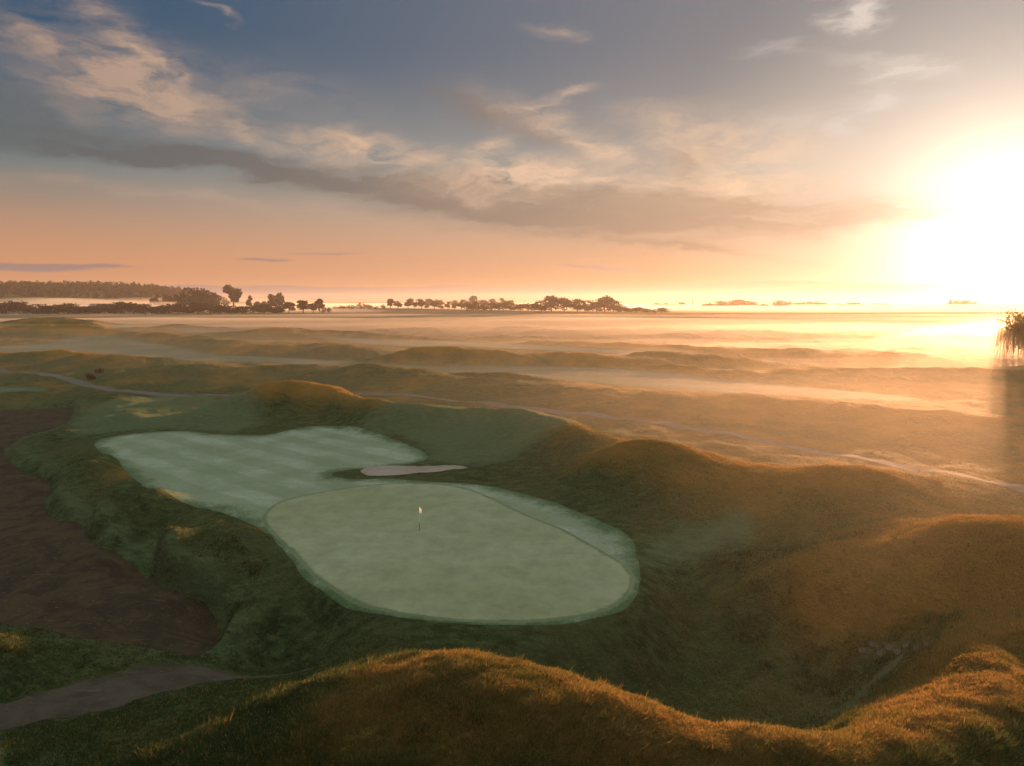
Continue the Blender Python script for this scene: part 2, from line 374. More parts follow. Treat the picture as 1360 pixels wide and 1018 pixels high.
# ------------------------------------------------------------------ materials
def turf(name, c1, c2, c3, s1=.9, s2=.09, rough=.9, bump=.12, bscale=5., stripes=None, dry_glow_col=None, edge=None, sheen=0.):
    m, g, p = material(name)
    co = g.node('ShaderNodeTexCoord').outputs['Object']
    co2 = g.mapping(co, rot=(0, 0, .5), scale=(.62, 1.5, 1))
    n1 = g.rng(g.noise(co2, s1, 7, .72), .36, .62); n2 = g.rng(g.noise(co, s2, 4, .55), .35, .65)
    n3 = g.noise(co, s1*5, 5, .75)
    col = g.mix(n1, c1, c2); col = g.mix(g.m('MULTIPLY', n2, .6), col, c3)
    if dry_glow_col:
        at = g.node('ShaderNodeAttribute', attribute_name='dry_glow').outputs['Fac']
        col = g.mix(g.m('MULTIPLY', at, g.m('MULTIPLY_ADD', n3, .9, .45), clamp=True), col, dry_glow_col)
        mo = g.node('ShaderNodeAttribute', attribute_name='mown').outputs['Fac']
        col = g.mix(g.m('MULTIPLY', mo, g.m('MULTIPLY_ADD', n3, .7, .05), clamp=True), col, (.17, .22, .115))
    if stripes:
        ang, per, amt = stripes
        w = g.noise(g.mapping(co, rot=(0, 0, ang)), .25, 2)
        s = g.node('ShaderNodeSeparateXYZ'); g.put(s.inputs[0], g.mapping(co, rot=(0, 0, ang)))
        si = g.m('SINE', g.m('MULTIPLY_ADD', s.outputs[0], 2*math.pi/per, g.m('MULTIPLY', w, 1.6)))
        col = g.mix(g.m('MULTIPLY', g.rng(si, -.35, .35), amt), col, c3)
    if edge:
        ea = g.node('ShaderNodeAttribute', attribute_name='edge').outputs['Fac']
        en = g.m('MULTIPLY_ADD', g.noise(co, edge[2], 5, .7), edge[1]*2.4, g.m('MULTIPLY_ADD', n3, edge[1]*.9, -edge[1]*1.6))
        col = g.mix(g.rng(g.m('SUBTRACT', ea, en), -edge[1]*.2, edge[1], 1, 0), col, edge[0])
    col = g.mix(g.rng(n3, .3, .75, 0, .5), col, g.vm('SCALE', col, scale=.45))
    g.put(p.inputs['Base Color'], col); p.inputs['Roughness'].default_value = rough
    p.inputs['Specular IOR Level'].default_value = .08
    if sheen: p.inputs['Sheen Weight'].default_value = sheen; p.inputs['Sheen Roughness'].default_value = .45
    b = g.node('ShaderNodeBump'); b.inputs['Strength'].default_value = 1; b.inputs['Distance'].default_value = bump
    g.put(b.inputs['Height'], g.m('ADD', g.noise(co, bscale, 5, .7), g.m('MULTIPLY', g.noise(co, bscale*.22, 3), 2)))
    g.put(p.inputs['Normal'], b.outputs[0])
    return m
M = {}
M['ground'] = turf('rough_turf', (.090,.118,.040), (.030,.042,.014), (.092,.100,.036), 1.1, .07, .95, .30, 4., dry_glow_col=(.33,.165,.034))  # straw colour deepened to gold to stand in for the glowing veil
M['green'] = turf('putting_turf', (.28,.295,.165), (.31,.325,.20), (.225,.245,.105), .10, .04, .8, .003, 9., edge=((.14,.17,.08), .3, .8), sheen=.06)
M['apron'] = turf('mown_turf', (.27,.31,.205), (.33,.365,.26), (.17,.215,.11), .8, .16, .8, .012, 12., stripes=(R(-51), 5.5, .5), edge=((.07,.115,.045), 2.2, .35), sheen=.06)
M['collar'] = turf('collar_turf', (.17,.20,.10), (.20,.23,.125), (.13,.165,.075), .8, .2, .85, .02, 12.)
M['fairway'] = turf('fairway_turf', (.115,.145,.09), (.155,.185,.125), (.07,.09,.045), .10, .018, .85, .08, 1.2, edge=((.07,.10,.045), 5.5, .05))
M['field'] = turf('stubble_field', (.16,.115,.065), (.13,.10,.055), (.12,.12,.06), .05, .006, .9, .2, .6)
M['sand'] = turf('bunker_sand', (.34,.27,.21), (.30,.24,.19), (.38,.31,.25), 1.5, .3, .9, .02, 9.)
M['gravel'] = turf('path_gravel', (.155,.138,.122), (.12,.108,.095), (.12,.115,.075), .6, .12, .95, .03, 7., edge=((.07,.075,.035), .35, .5))
def soil(name, a, b, c_):
    m, g, p = material(name)
    co = g.node('ShaderNodeTexCoord').outputs['Object']
    n1 = g.noise(co, .35, 6, .6, 1.2); n2 = g.noise(co, 2.6, 6, .7)
    n3 = g.noise(g.mapping(co, rot=(0, 0, .5), scale=(.5, 3.2, 1)), .9, 5, .65, 1.5)
    col = g.mix(g.rng(n1, .35, .65), a, b); col = g.mix(g.rng(n2, .58, .72, 0, .7), col, c_)
    col = g.mix(g.rng(n3, .60, .70, 0, .45), col, c_)
    g.put(p.inputs['Base Color'], col); p.inputs['Roughness'].default_value = .95; p.inputs['Specular IOR Level'].default_value = .15
    pb = g.noise(co, 9, 3, .6); col = g.mix(g.rng(pb, .66, .74, 0, .6), col, c_); g.put(p.inputs['Base Color'], col)
    bu = g.node('ShaderNodeBump'); bu.inputs['Distance'].default_value = .12
    g.put(bu.inputs['Height'], g.m('ADD', n2, g.m('MULTIPLY', n3, .8))); g.put(p.inputs['Normal'], bu.outputs[0])
    return m
M['soil'] = soil('bare_red_soil', (.060,.042,.020), (.030,.022,.012), (.17,.12,.075))
M['soil2'] = soil('bare_track_soil', (.080,.062,.042), (.048,.038,.026), (.17,.135,.095))

def plain(name, col, rough=.7, metal=0):
    m, g, p = material(name)
    co = g.node('ShaderNodeTexCoord').outputs['Object']
    n = g.noise(co, 6, 4)
    g.put(p.inputs['Base Color'], g.mix(g.rng(n, .3, .7, 0, .35), col, tuple(v*.7 for v in col)))
    p.inputs['Roughness'].default_value = rough; p.inputs['Metallic'].default_value = metal
    return m

# ------------------------------------------------------------------ the ground: one sheet out to the horizon
tx = np.linspace(-.86, .90, 1050)
azs = np.arctan(tx)
wide = np.concatenate([np.linspace(azs[-1]+.01, math.pi, 60, endpoint=False), np.linspace(-math.pi, azs[0]-.01, 60)])
azs = np.sort(np.concatenate([azs, wide]))
rows = []; ph = R(52)
while ph > R(.19):
    rows.append(CAMZ/math.tan(ph)); ph -= min(R(.062), ph*.012)
rows = np.array([.5, 4, 8, 12]+rows[:-1])
A_, D_ = np.meshgrid(azs, rows)
NR, NA = A_.shape
gx, gy = (np.sin(A_)*D_).ravel(), (np.cos(A_)*D_).ravel()
Z = zones(gx, gy)
gz = height(gx, gy, Z)
idx = np.arange(NR*NA).reshape(NR, NA)
nxt = np.roll(idx, -1, 1)
quads = np.stack([idx[:-1].ravel(), nxt[:-1].ravel(), nxt[1:].ravel(), idx[1:].ravel()], 1)[:, ::-1]
def dry_glow_at(x, y, h, Zz):
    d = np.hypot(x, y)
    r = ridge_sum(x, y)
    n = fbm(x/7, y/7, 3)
    v = sstep(.8, 4.4, r)*.40+sstep(2.6, 4.6, r)*.36+sstep(4, 38, x)*.55+n*.30-.12  # crest straw; the rightward term paints the golden veil of light into the colour
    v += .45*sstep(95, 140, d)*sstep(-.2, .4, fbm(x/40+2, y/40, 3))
    yel = np.exp(-((x-G(200,625)[0])**2+(y-G(200,625)[1])**2)/20.)+np.exp(-((x-G(360,700)[0])**2+(y-G(360,700)[1])**2)/6.)  # first spot paints a sunlit yellow dab into the grass colour
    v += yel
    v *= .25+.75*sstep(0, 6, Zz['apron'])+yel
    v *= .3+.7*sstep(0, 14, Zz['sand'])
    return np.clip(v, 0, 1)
gdry_glow = dry_glow_at(gx, gy, gz, Z)
def mown_at(x, y):
    v = np.zeros_like(x)
    for P_ in MOWN: v = np.maximum(v, 1-sstep(-2.2, 1.6, sdf(P_, x, y, 5)+1.2*fbm(x/3, y/3, 3)))
    se = sdf(SAND, x, y, 5)
    v = np.maximum(v, .6*sstep(0, .3, se)*(1-sstep(.8, 4.2, se))*np.clip(.8+fbm(x/2.5, y/2.5, 3), 0, 1))
    return v
gdry_glow = gdry_glow*(1-.6*mown_at(gx, gy))
ground = mesh_obj('ground', np.stack([gx, gy, gz], 1), quads, M['ground'], attrs={'dry_glow': gdry_glow, 'mown': mown_at(gx, gy)})
tag(ground, kind='structure')

def height_near(x, y): return height(np.atleast_1d(x), np.atleast_1d(y))
def march(px, py):
    """first hit of the picture rays on the finished relief"""
    out = []
    for a, b in zip(np.atleast_1d(px), np.atleast_1d(py)):
        x, y, k = ray(a, b)
        t = np.geomspace(14, 2600, 1400); X, Y, Zz = x*t, y*t, CAMZ+k*t
        hz = height(X, Y); i = np.argmax(Zz < hz)
        if not (Zz < hz).any(): i = len(t)-1
        j = max(i-1, 0); f0, f1 = Zz[j]-hz[j], Zz[i]-hz[i]
        w = 0 if i == j or f0 == f1 else np.clip(f0/(f0-f1), 0, 1)
        out.append((X[j]+(X[i]-X[j])*w, Y[j]+(Y[i]-Y[j])*w))
    return np.array(out)
def sheet(name, poly, mat, off, s=None, extra=None, attrs=None, reach=6., limit=0.):
    """a surface laid on the ground: the ground's own cells inside the outline, border cells pulled to it"""
    s = sdf(poly, gx, gy, reach) if s is None else s
    ins = s < limit
    q = quads[ins[quads].any(1)]
    q = q[(D_.ravel()[q] < 2500).all(1)]
    used = np.unique(q); remap = np.full(len(gx), -1); remap[used] = np.arange(len(used))
    X, Y, Zz = gx[used].copy(), gy[used].copy(), gz[used].copy()
    o = np.where(~ins[used])[0]
    e = .05
    for it in range(3):
        sv = sdf(poly, X[o], Y[o], reach)-limit
        nx = (sdf(poly, X[o]+e, Y[o], reach)-limit-sv)/e; ny = (sdf(poly, X[o], Y[o]+e, reach)-limit-sv)/e
        X[o] -= nx*sv*.95; Y[o] -= ny*sv*.95
    Zz[o] = height(X[o], Y[o])
    at = {'edge': np.clip(limit-np.concatenate([s[used]]), 0, 50)}
    at['edge'][o] = 0
    if attrs:
        for k in attrs: at[k] = attrs[k][used]
    ob = mesh_obj(name, np.stack([X, Y, Zz+off], 1), remap[q], mat, attrs=at)
    return tag(ob, kind='structure')
sheet('mown_apron', APRON, M['apron'], .012, Z['apron'])
sheet('green_collar', GREEN, M['collar'], .020, Z['green'], limit=.22)
sheet('putting_green', GREEN, M['green'], .028, Z['green'])
sheet('bare_soil', SAND, M['soil'], .03, Z['sand'])
sheet('dirt_track', TRACK, M['soil2'], .03, Z['track'])
sheet('sand_bunker', BUNKER, M['sand'], .03, Z['bunker'])
def ribbon(pts, width, wob=.5):
    P = catmull(np.stack(G([p[0] for p in pts], [p[1] for p in pts], 1.0), 1), False, 6)
    T = np.gradient(P, axis=0); T /= np.linalg.norm(T, axis=1)[:, None]
    Nn = np.stack([-T[:, 1], T[:, 0]], 1)*width/2
    return wobble(np.concatenate([P+Nn, (P-Nn)[::-1]]), wob, .12)
PATH = ribbon([(-40,486),(40,492),(90,500),(140,510),(220,515),(300,517),(380,519),(470,518),(540,520),(620,527),(700,536),(780,544),(860,553),(940,565),(1020,578),(1100,592),(1180,606),(1260,622),(1330,640),(1420,668)], 3.0)
sheet('cart_path', PATH, M['gravel'], .04)
FIELD = [(-300,432),(0,431),(200,437),(300,441),(450,446),(700,447),(850,454),(1000,462),(1250,471),(1700,480),(1800,424),(1200,421),(900,420.5),(700,416),(520,411),(430,411),(425,417),(200,419),(-300,420)]
sheet('stubble_field', gpoly(FIELD), M['field'], .05)
for i, f in enumerate(FPOLY):
    if i == 3: f = catmull(march([p[0] for p in FAIRS[3]], [p[1] for p in FAIRS[3]]), True, 4)
    sheet('fairway' if i != 3 else 'far_putting_green', f, M['fairway'], .06)


# ------------------------------------------------------------------ rough grass
def grass(name, n, seed, ph0, ph1, hgt, wid, blades=5, spread=.10, cond=None, tmul=1.):
    rs = np.random.RandomState(seed)
    a = np.arctan(rs.uniform(-.80, .86, n)); dd = CAMZ*.9/np.tan(R(1)*rs.uniform(ph0, ph1, n))
    x, y = np.sin(a)*dd, np.cos(a)*dd
    Zz = zones(x, y); pth = sdf(PATH, x, y, 3)
    clump = fbm(x/1.7, y/1.7, 3)
    keep = (mown_at(x, y) < .15+.5*rs.rand(n)) & (Zz['apron'] > .12) & (Zz['sand'] > .10) & (Zz['track'] > .12+.25*rs.rand(n)) & (Zz['bunker'] > .1) & (pth > .1) & (clump > -.75-.6*rs.rand(n))
    if cond is not None: keep &= cond(x, y, Zz, clump, rs)
    x, y, clump = x[keep], y[keep], clump[keep]
    Zk = {k: v[keep] for k, v in Zz.items()}
    z = height(x, y, Zk)-.015; n = len(x)
    dry_glow = np.clip(dry_glow_at(x, y, z, Zk)*.9+rs.normal(0, .16, n)+.18*clump, 0, 1)
    edge = np.clip((Zk['apron']-.1)/2.5, .45, 1)*np.clip((Zk['sand']+.3)/1.2, .4, 1)
    sc_ = hgt*(.55+.75*rs.rand(n))*edge*(.8+.6*np.clip(clump, -.4, .8))
    V = np.zeros((n, blades, 3, 3), np.float32); 
    th = rs.uniform(0, 2*np.pi, (n, blades)); r = spread*rs.rand(n, blades)*(.5+sc_[:, None]/hgt)
    bx_, by_ = x[:, None]+np.cos(th)*r, y[:, None]+np.sin(th)*r
    ph = rs.uniform(0, 2*np.pi, (n, blades)); w = wid*(.6+.8*rs.rand(n, blades))
    lean = sc_[:, None]*rs.uniform(.15, .75, (n, blades)); lx = np.cos(th)*lean+.25*sc_[:, None]; ly = np.sin(th)*lean-.1*sc_[:, None]
    V[:, :, 0] = np.stack([bx_-np.cos(ph)*w, by_-np.sin(ph)*w, np.repeat(z[:, None], blades, 1)], 2)
    V[:, :, 1] = np.stack([bx_+np.cos(ph)*w, by_+np.sin(ph)*w, np.repeat(z[:, None], blades, 1)], 2)
    V[:, :, 2] = np.stack([bx_+lx, by_+ly, z[:, None]+sc_[:, None]*rs.uniform(.6, 1.1, (n, blades))], 2)
    V = V.reshape(-1, 3); Fq = np.arange(len(V)).reshape(-1, 3)
    tn_ = np.clip(dry_glow[:, None]*tmul+rs.normal(0, .12, (n, blades)), 0, 1)
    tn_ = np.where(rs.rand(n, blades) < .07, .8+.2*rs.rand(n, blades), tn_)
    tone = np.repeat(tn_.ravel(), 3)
    return tag(mesh_obj(name, V, Fq, M['blade'], smooth=False, attrs={'tone': tone}), kind='stuff')
m, g, p = material('grass_blade')
tn = g.node('ShaderNodeAttribute', attribute_name='tone').outputs['Fac']
cr = g.node('ShaderNodeValToRGB'); g.put(cr.inputs[0], tn)
for k, (pos, colr) in enumerate([(0, (.034,.060,.016,1)), (.30, (.085,.115,.032,1)), (.7, (.27,.165,.038,1)), (1, (.42,.25,.08,1))]):
    e_ = cr.color_ramp.elements[k] if k < 2 else cr.color_ramp.elements.new(pos)
    e_.position = pos; e_.color = colr
g.put(p.inputs['Base Color'], cr.outputs[0]); p.inputs['Roughness'].default_value = .7; p.inputs['Specular IOR Level'].default_value = .25
tr = g.node('ShaderNodeBsdfTranslucent'); g.put(tr.inputs[0], cr.outputs[0])
mx = g.node('ShaderNodeMixShader'); mx.inputs[0].default_value = .35
g.put(mx.inputs[1], p.outputs[0]); g.put(mx.inputs[2], tr.outputs[0]); g.put(m.node_tree.nodes['Material Output'].inputs[0], mx.outputs[0])
M['blade'] = m
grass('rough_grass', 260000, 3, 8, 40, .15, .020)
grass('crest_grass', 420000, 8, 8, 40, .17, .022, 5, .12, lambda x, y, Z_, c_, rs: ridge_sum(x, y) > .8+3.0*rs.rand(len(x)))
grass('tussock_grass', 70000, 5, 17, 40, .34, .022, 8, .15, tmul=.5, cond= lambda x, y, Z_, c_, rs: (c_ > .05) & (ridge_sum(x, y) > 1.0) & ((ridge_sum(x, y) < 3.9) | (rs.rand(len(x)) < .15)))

# ------------------------------------------------------------------ trees
def tube(P, rad, k=6):
    P = np.asarray(P, float); V = []; Fq = []
    for i, c0 in enumerate(P):
        t = P[min(i+1, len(P)-1)]-P[max(i-1, 0)]; t /= np.linalg.norm(t)+1e-9
        a = np.cross(t, [0, 1, .1]); a /= np.linalg.norm(a)+1e-9; b = np.cross(t, a)
        for j in range(k):
            th = 2*math.pi*j/k; V.append(c0+(a*math.cos(th)+b*math.sin(th))*rad[i])
    for i in range(len(P)-1):
        for j in range(k):
            Fq.append((i*k+j, i*k+(j+1)%k, (i+1)*k+(j+1)%k, (i+1)*k+j))
    Fq.append(tuple([(len(P)-1)*k+j for j in (0, 1, 2, 3)]))
    return np.array(V), np.array(Fq)
def join(parts):
    V, Fq, o = [], [], 0
    for v, f in parts: V.append(v); Fq.append(f+o); o += len(v)
    return np.concatenate(V), np.concatenate(Fq)
def leaves(rs, C, Rr, n, size, flat=1.):
    """leaf clumps on and in a set of lobes (centres C, radii Rr)"""
    C = np.array(C, float); Rr = np.array(Rr, float)
    pick = rs.choice(len(C), n, p=(Rr**2)/(Rr**2).sum())
    d = rs.normal(size=(n, 3)); d /= np.linalg.norm(d, axis=1)[:, None]
    d[:, 2] = np.where(d[:, 2] < -.85, -d[:, 2], d[:, 2])
    bump = 1+.22*np.sin(d[:, 0]*5+pick)*np.cos(d[:, 1]*6-pick)
    r = Rr[pick]*(1-.6*rs.rand(n)**1.8)*bump
    P = C[pick]+d*r[:, None]*np.array([1, 1, flat])
    u = rs.normal(size=(n, 3))+d*.4; u /= np.linalg.norm(u, axis=1)[:, None]
    w = np.cross(u, rs.normal(size=(n, 3))); w /= np.linalg.norm(w, axis=1)[:, None]; v = np.cross(u, w)
    s = (size*(.55+.9*rs.rand(n)))[:, None]
    Q = np.stack([P-w*s-v*s*.5, P+w*s*.7-v*s*.8, P+w*s+v*s*.6, P-w*s*.5+v*s], 1).reshape(-1, 3)
    return Q, np.arange(4*n).reshape(-1, 4), np.repeat(rs.rand(n), 4)
m, g, p = material('foliage')
tn = g.node('ShaderNodeAttribute', attribute_name='tone').outputs['Fac']
oi = g.node('ShaderNodeObjectInfo').outputs['Random']
colr = g.mix(tn, (.010,.014,.007), (.026,.028,.013)); colr = g.mix(g.m('MULTIPLY', oi, .5), colr, (.085,.060,.028))
g.put(p.inputs['Base Color'], colr); p.inputs['Roughness'].default_value = .8; p.inputs['Specular IOR Level'].default_value = .2
tr = g.node('ShaderNodeBsdfTranslucent'); g.put(tr.inputs[0], colr)
mx = g.node('ShaderNodeMixShader'); mx.inputs[0].default_value = .3
g.put(mx.inputs[1], p.outputs[0]); g.put(mx.inputs[2], tr.outputs[0]); g.put(m.node_tree.nodes['Material Output'].inputs[0], mx.outputs[0])
M['leaf'] = m
M['bark'] = plain('bark', (.06, .045, .035), .9)

def tree_proto(kind, seed):
    """unit tree: height 1 at the ground, built from a trunk with limbs and a crown of leaf clumps; returns meshes"""
    rs = np.random.RandomState(seed)
    if kind == 'round': base, top, wid, lobes = .20, 1., .40, 11
    elif kind == 'tall': base, top, wid, lobes = .28, 1., .36, 10
    elif kind == 'bush': base, top, wid, lobes = .02, 1., .62, 9
    elif kind == 'dense': base, top, wid, lobes = .06, 1., .50, 14
    else: base, top, wid, lobes = .22, 1., .34, 10
    C, Rr = [], []
    for i in range(lobes):
        f = rs.rand(); zc = base+(top-base)*(.15+.65*f); prof = math.sin(math.pi*min(.98, .15+.72*f))**.7
        if kind == 'tall' and i % 2: prof *= .75
        r = wid*rs.uniform(.34, .56)*(.75 if kind == 'tall' else 1)
        a = 2*math.pi*(i*.382+rs.rand()*.3); rr = max(0, wid*prof*rs.uniform(.5, 1)-r*.55)
        C.append((math.cos(a)*rr, math.sin(a)*rr, zc)); Rr.append(r)
    n = 800 if kind != 'bush' else 420
    V, Fq, tone = leaves(rs, C, Rr, n, .040, .85)
    V[:, 2] = np.where(V[:, 2] < base*.5, base*.5+.3*np.abs(V[:, 2]-base*.5), V[:, 2]); V[:, 2] *= 1/np.percentile(V[:, 2], 99.7)
    cr_ = mesh_obj('crown', V, Fq, M['leaf'], smooth=False, attrs={'tone': tone})
    th = base+.25*(top-base)
    parts = [tube([(0, 0, -.03), (.005, 0, base*.5), (.0, .01, th), (.01, 0, th+.25)], [.034, .026, .019, .008])]
    for i in range(5):
        c0 = C[i]; parts.append(tube([(0, 0, th*.75), (c0[0]*.45, c0[1]*.45, th*.75+(c0[2]-th*.75)*.6), c0], [.013, .009, .003], 5))
    V, Fq = join([(v, f) for v, f in parts])
    tk = mesh_obj('trunk', V, Fq, M['bark'])
    for o in (cr_, tk): COL.objects.unlink(o)
    return tk, cr_
PROTO = {k: [tree_proto(k, 40+i*7+len(k)) for i in range(n)] for k, n in (('round', 4), ('tall', 2), ('bush', 3), ('dense', 4), ('avenue', 3))}
def gh(x, y): return float(height(np.array([x]), np.array([y]))[0])
cnt = 0
def tree(px, top, D, wpx, kind, label, group, name=None, cat='tree'):
    """px, top: where the crown's peak stands in the photograph; D: metres away"""
    global cnt
    x = (px-680)/F*D*.995; y = D; z = gh(x, y)
    a, e = azel(px, top); H = max(2.5, CAMZ+math.tan(e)*math.hypot(x, y)-z)
    t = empty(name or ('bush' if kind == 'bush' else 'tree'), (x, y, z-.1), rnd.uniform(0, 6.28))
    tag(t, label, cat if kind != 'bush' else 'bush', group)
    tk, cr_ = PROTO[kind][cnt % len(PROTO[kind])]; cnt += 1
    natural = {'round': .80, 'tall': .70, 'bush': 1.25, 'dense': 1.0, 'avenue': .68}[kind]
    sx = wpx/F*D/natural*(1.35 if kind == 'dense' else 1.1)
    for src in (tk, cr_):
        o = src.copy(); COL.objects.link(o); o.parent = t; o.scale = (sx, sx, H)
    return t
ORD = ['first','second','third','fourth','fifth','sixth','seventh','eighth','ninth','tenth','eleventh','twelfth','thirteenth','fourteenth','fifteenth','sixteenth']

def row(spec, D, kind, where, group, jit=25, first='from the left', word=None):
    for i, s_ in enumerate(spec):
        px, top, w = s_[:3]; k = s_[3] if len(s_) > 3 else kind
        size = 'broad' if w >= 24 else ('narrow' if w <= 12 else 'rounded')
        nm = 'bush' if k == 'bush' else 'tree'
        tree(px, top, D+rnd.uniform(-jit, jit), w, k, f'{size} {nm}, {ORD[i]} {first} {where}', group)
HEDGE = [(3,403,30),(21,400,30),(36,406,24),(50,404,28),(64,406,24),(78,405,26),(91,403,30),(105,407,24),(118,407,26),(130,406,26),(140,404,26)]
row(HEDGE, 1060, 'dense', 'in the misty belt below the wooded hill', 'trees of the low belt across the far meadow')
row([(152,406,22),(161,401,26),(178,402,24),(192,404,26),(205,408,18),(214,407,22),(224,404,24),(237,404,26)], 1060, 'dense', 'in the misty belt from the white building', 'trees of the low belt across the far meadow', first='rightward')
row([(250,407,20),(264,402,28),(279,403,28),(293,406,26),(307,406,26),(322,407,24),(337,406,26),(351,404,26),(366,404,24)], 1080, 'dense', 'in the misty belt below the twin crowned tree', 'trees of the low belt across the far meadow')
row([(374,410,8,'bush'),(384,401,18),(403,399,22,'round'),(416,403,12,'round'),(425,397,16),(430,406,8,'bush'),(437,408,8,'bush')], 1100, 'round', 'in the loose right end of the belt', 'loose trees ending the belt')
row([(210,391,14,'dense'),(222,391,14,'dense'),(232,391,14,'dense')], 1600, 'dense', 'between the wooded hill and dark grove', 'low far trees right of the wooded hill')
row([(243,389,14),(253,382,28),(264,385,18),(274,384,22),(286,389,16)], 1420, 'dense', 'in the dark grove left of the tallest tree', 'trees of the dark grove', 15)
tree(311, 379, 1400, 25, 'tall', 'tallest tree on the skyline with a twin open crown', None)
tree(300, 396, 1400, 12, 'bush', 'low bush at the left foot of the twin crowned tree', None)
tree(332, 393, 1420, 9, 'avenue', 'small lone tree just right of the tallest twin crowned tree', None)
tree(361, 391, 1400, 12, 'round', 'smaller left one of two round trees beside the dark farmhouse roofs', None)
tree(372, 389, 1400, 15, 'round', 'larger right one of two round trees beside the dark farmhouse roofs', None)
row([(446,407,14),(456,406,14),(467,405,16),(480,402,20),(491,405,14),(500,407,10),(509,404,9)], 1500, 'bush', 'in the scrub left of the avenue', 'scrub on the field edge', 10)
row([(519,397,11),(529,400,12),(542,398,12),(551,402,8),(560,398,12),(567,404,7),(577,400,12),(586,405,8),(595,401,9.5),(604,403,9),(613,400,11)], 1480, 'avenue', 'of the spaced avenue trees on the field edge', 'avenue trees along the field edge', 8)
row([(546,396,9),(558,397,14),(570,397,14),(582,398,14),(604,399,12),(616,398,14),(629,393,14),(642,398,14),(654,397,12),(667,396,14),(678,399,12)], 2000, 'dense', 'in the pale row behind the avenue', 'pale back row of trees', 40)
row([(622,402,14),(632,401,14),(643,403,14),(653,402,14),(662,403,14),(672,401,14),(682,403,14),(691,404,13),(700,403,14),(710,403,14)], 1250, 'dense', 'of the closed low wood right of the avenue', 'trees of the closed low wood', 20)
row([(719,399,20),(732,393,26),(749,395,22),(767,397,22),(781,399,18),(792,401,16),(803,393,24),(815,399,20),(823,404,14)], 1160, 'dense', 'of the high golden wood on the skyline', 'trees of the high golden wood', 20)
row([(833,409,12),(846,408,18),(858,410,14),(869,411,10),(879,409,18)], 1160, 'dense', 'of the low trees ending the golden wood', 'low trees at the end of the golden wood', 15)
row([(873,403,12),(884,403,12),(895,404,12),(905,402,12)], 2500, 'dense', 'of the faint far trees left of the thin mast', 'faint far trees left of the mast', 30)
row([(940,403,16),(957,400,18),(969,401,16),(981,398,26),(995,400,20),(1014,404,14),(1036,399,22)], 2250, 'dense', 'in the faint row right of the mast', 'faint trees right of the mast', 30)
row([(1062,402,20),(1076,401,24),(1090,402,20),(1112,403,18),(1133,402,22),(1168,403,22)], 2700, 'dense', 'of the palest trees fading towards the sun', 'palest trees towards the sun', 30)
row([(1262,402,10),(1272,398,14),(1283,399,14),(1293,401,8)], 2700, 'dense', 'of the small clump under the sun glow', 'clump of trees under the sun glow', 20)

# the wooded hill: one mass of several hundred crowns
def wood():
    rs = np.random.RandomState(5); Vs, Fs, Ts, o = [], [], [], 0
    n = 1700
    x = rs.uniform(-2300, -960, n); y = rs.uniform(1780, 2330, n)
    h = height(x, y)
    for i in range(n):
        if h[i] < 7+4*rs.rand(): continue
        H = rs.uniform(15, 24); w = rs.uniform(5, 8)
        C = [(x[i]+rs.normal(0, 2), y[i]+rs.normal(0, 2), h[i]+H*f) for f in (.2, .5, .8)]
        V, Fq, t = leaves(rs, C, [w, w*.95, w*.65], 55, 1.7, 1.)
        Vs.append(V); Fs.append(Fq+o); Ts.append(np.clip(t*.5+rs.rand()*.5, 0, 1)); o += len(V)
    tag(mesh_obj('wooded_hill', np.concatenate(Vs), np.concatenate(Fs), M['leaf'], smooth=False, attrs={'tone': np.concatenate(Ts)}), kind='stuff')
wood()

m, g, p = material('willow_leaves')
tn = g.node('ShaderNodeAttribute', attribute_name='tone').outputs['Fac']
colr = g.mix(tn, (.16,.16,.05), (.24,.20,.07)); g.put(p.inputs['Base Color'], colr); p.inputs['Roughness'].default_value = .7
tr = g.node('ShaderNodeBsdfTranslucent'); g.put(tr.inputs[0], g.mix(.5, colr, (.55,.42,.14)))
mx = g.node('ShaderNodeMixShader'); mx.inputs[0].default_value = .55
g.put(mx.inputs[1], p.outputs[0]); g.put(mx.inputs[2], tr.outputs[0]); g.put(m.node_tree.nodes['Material Output'].inputs[0], mx.outputs[0])
M['willow'] = m
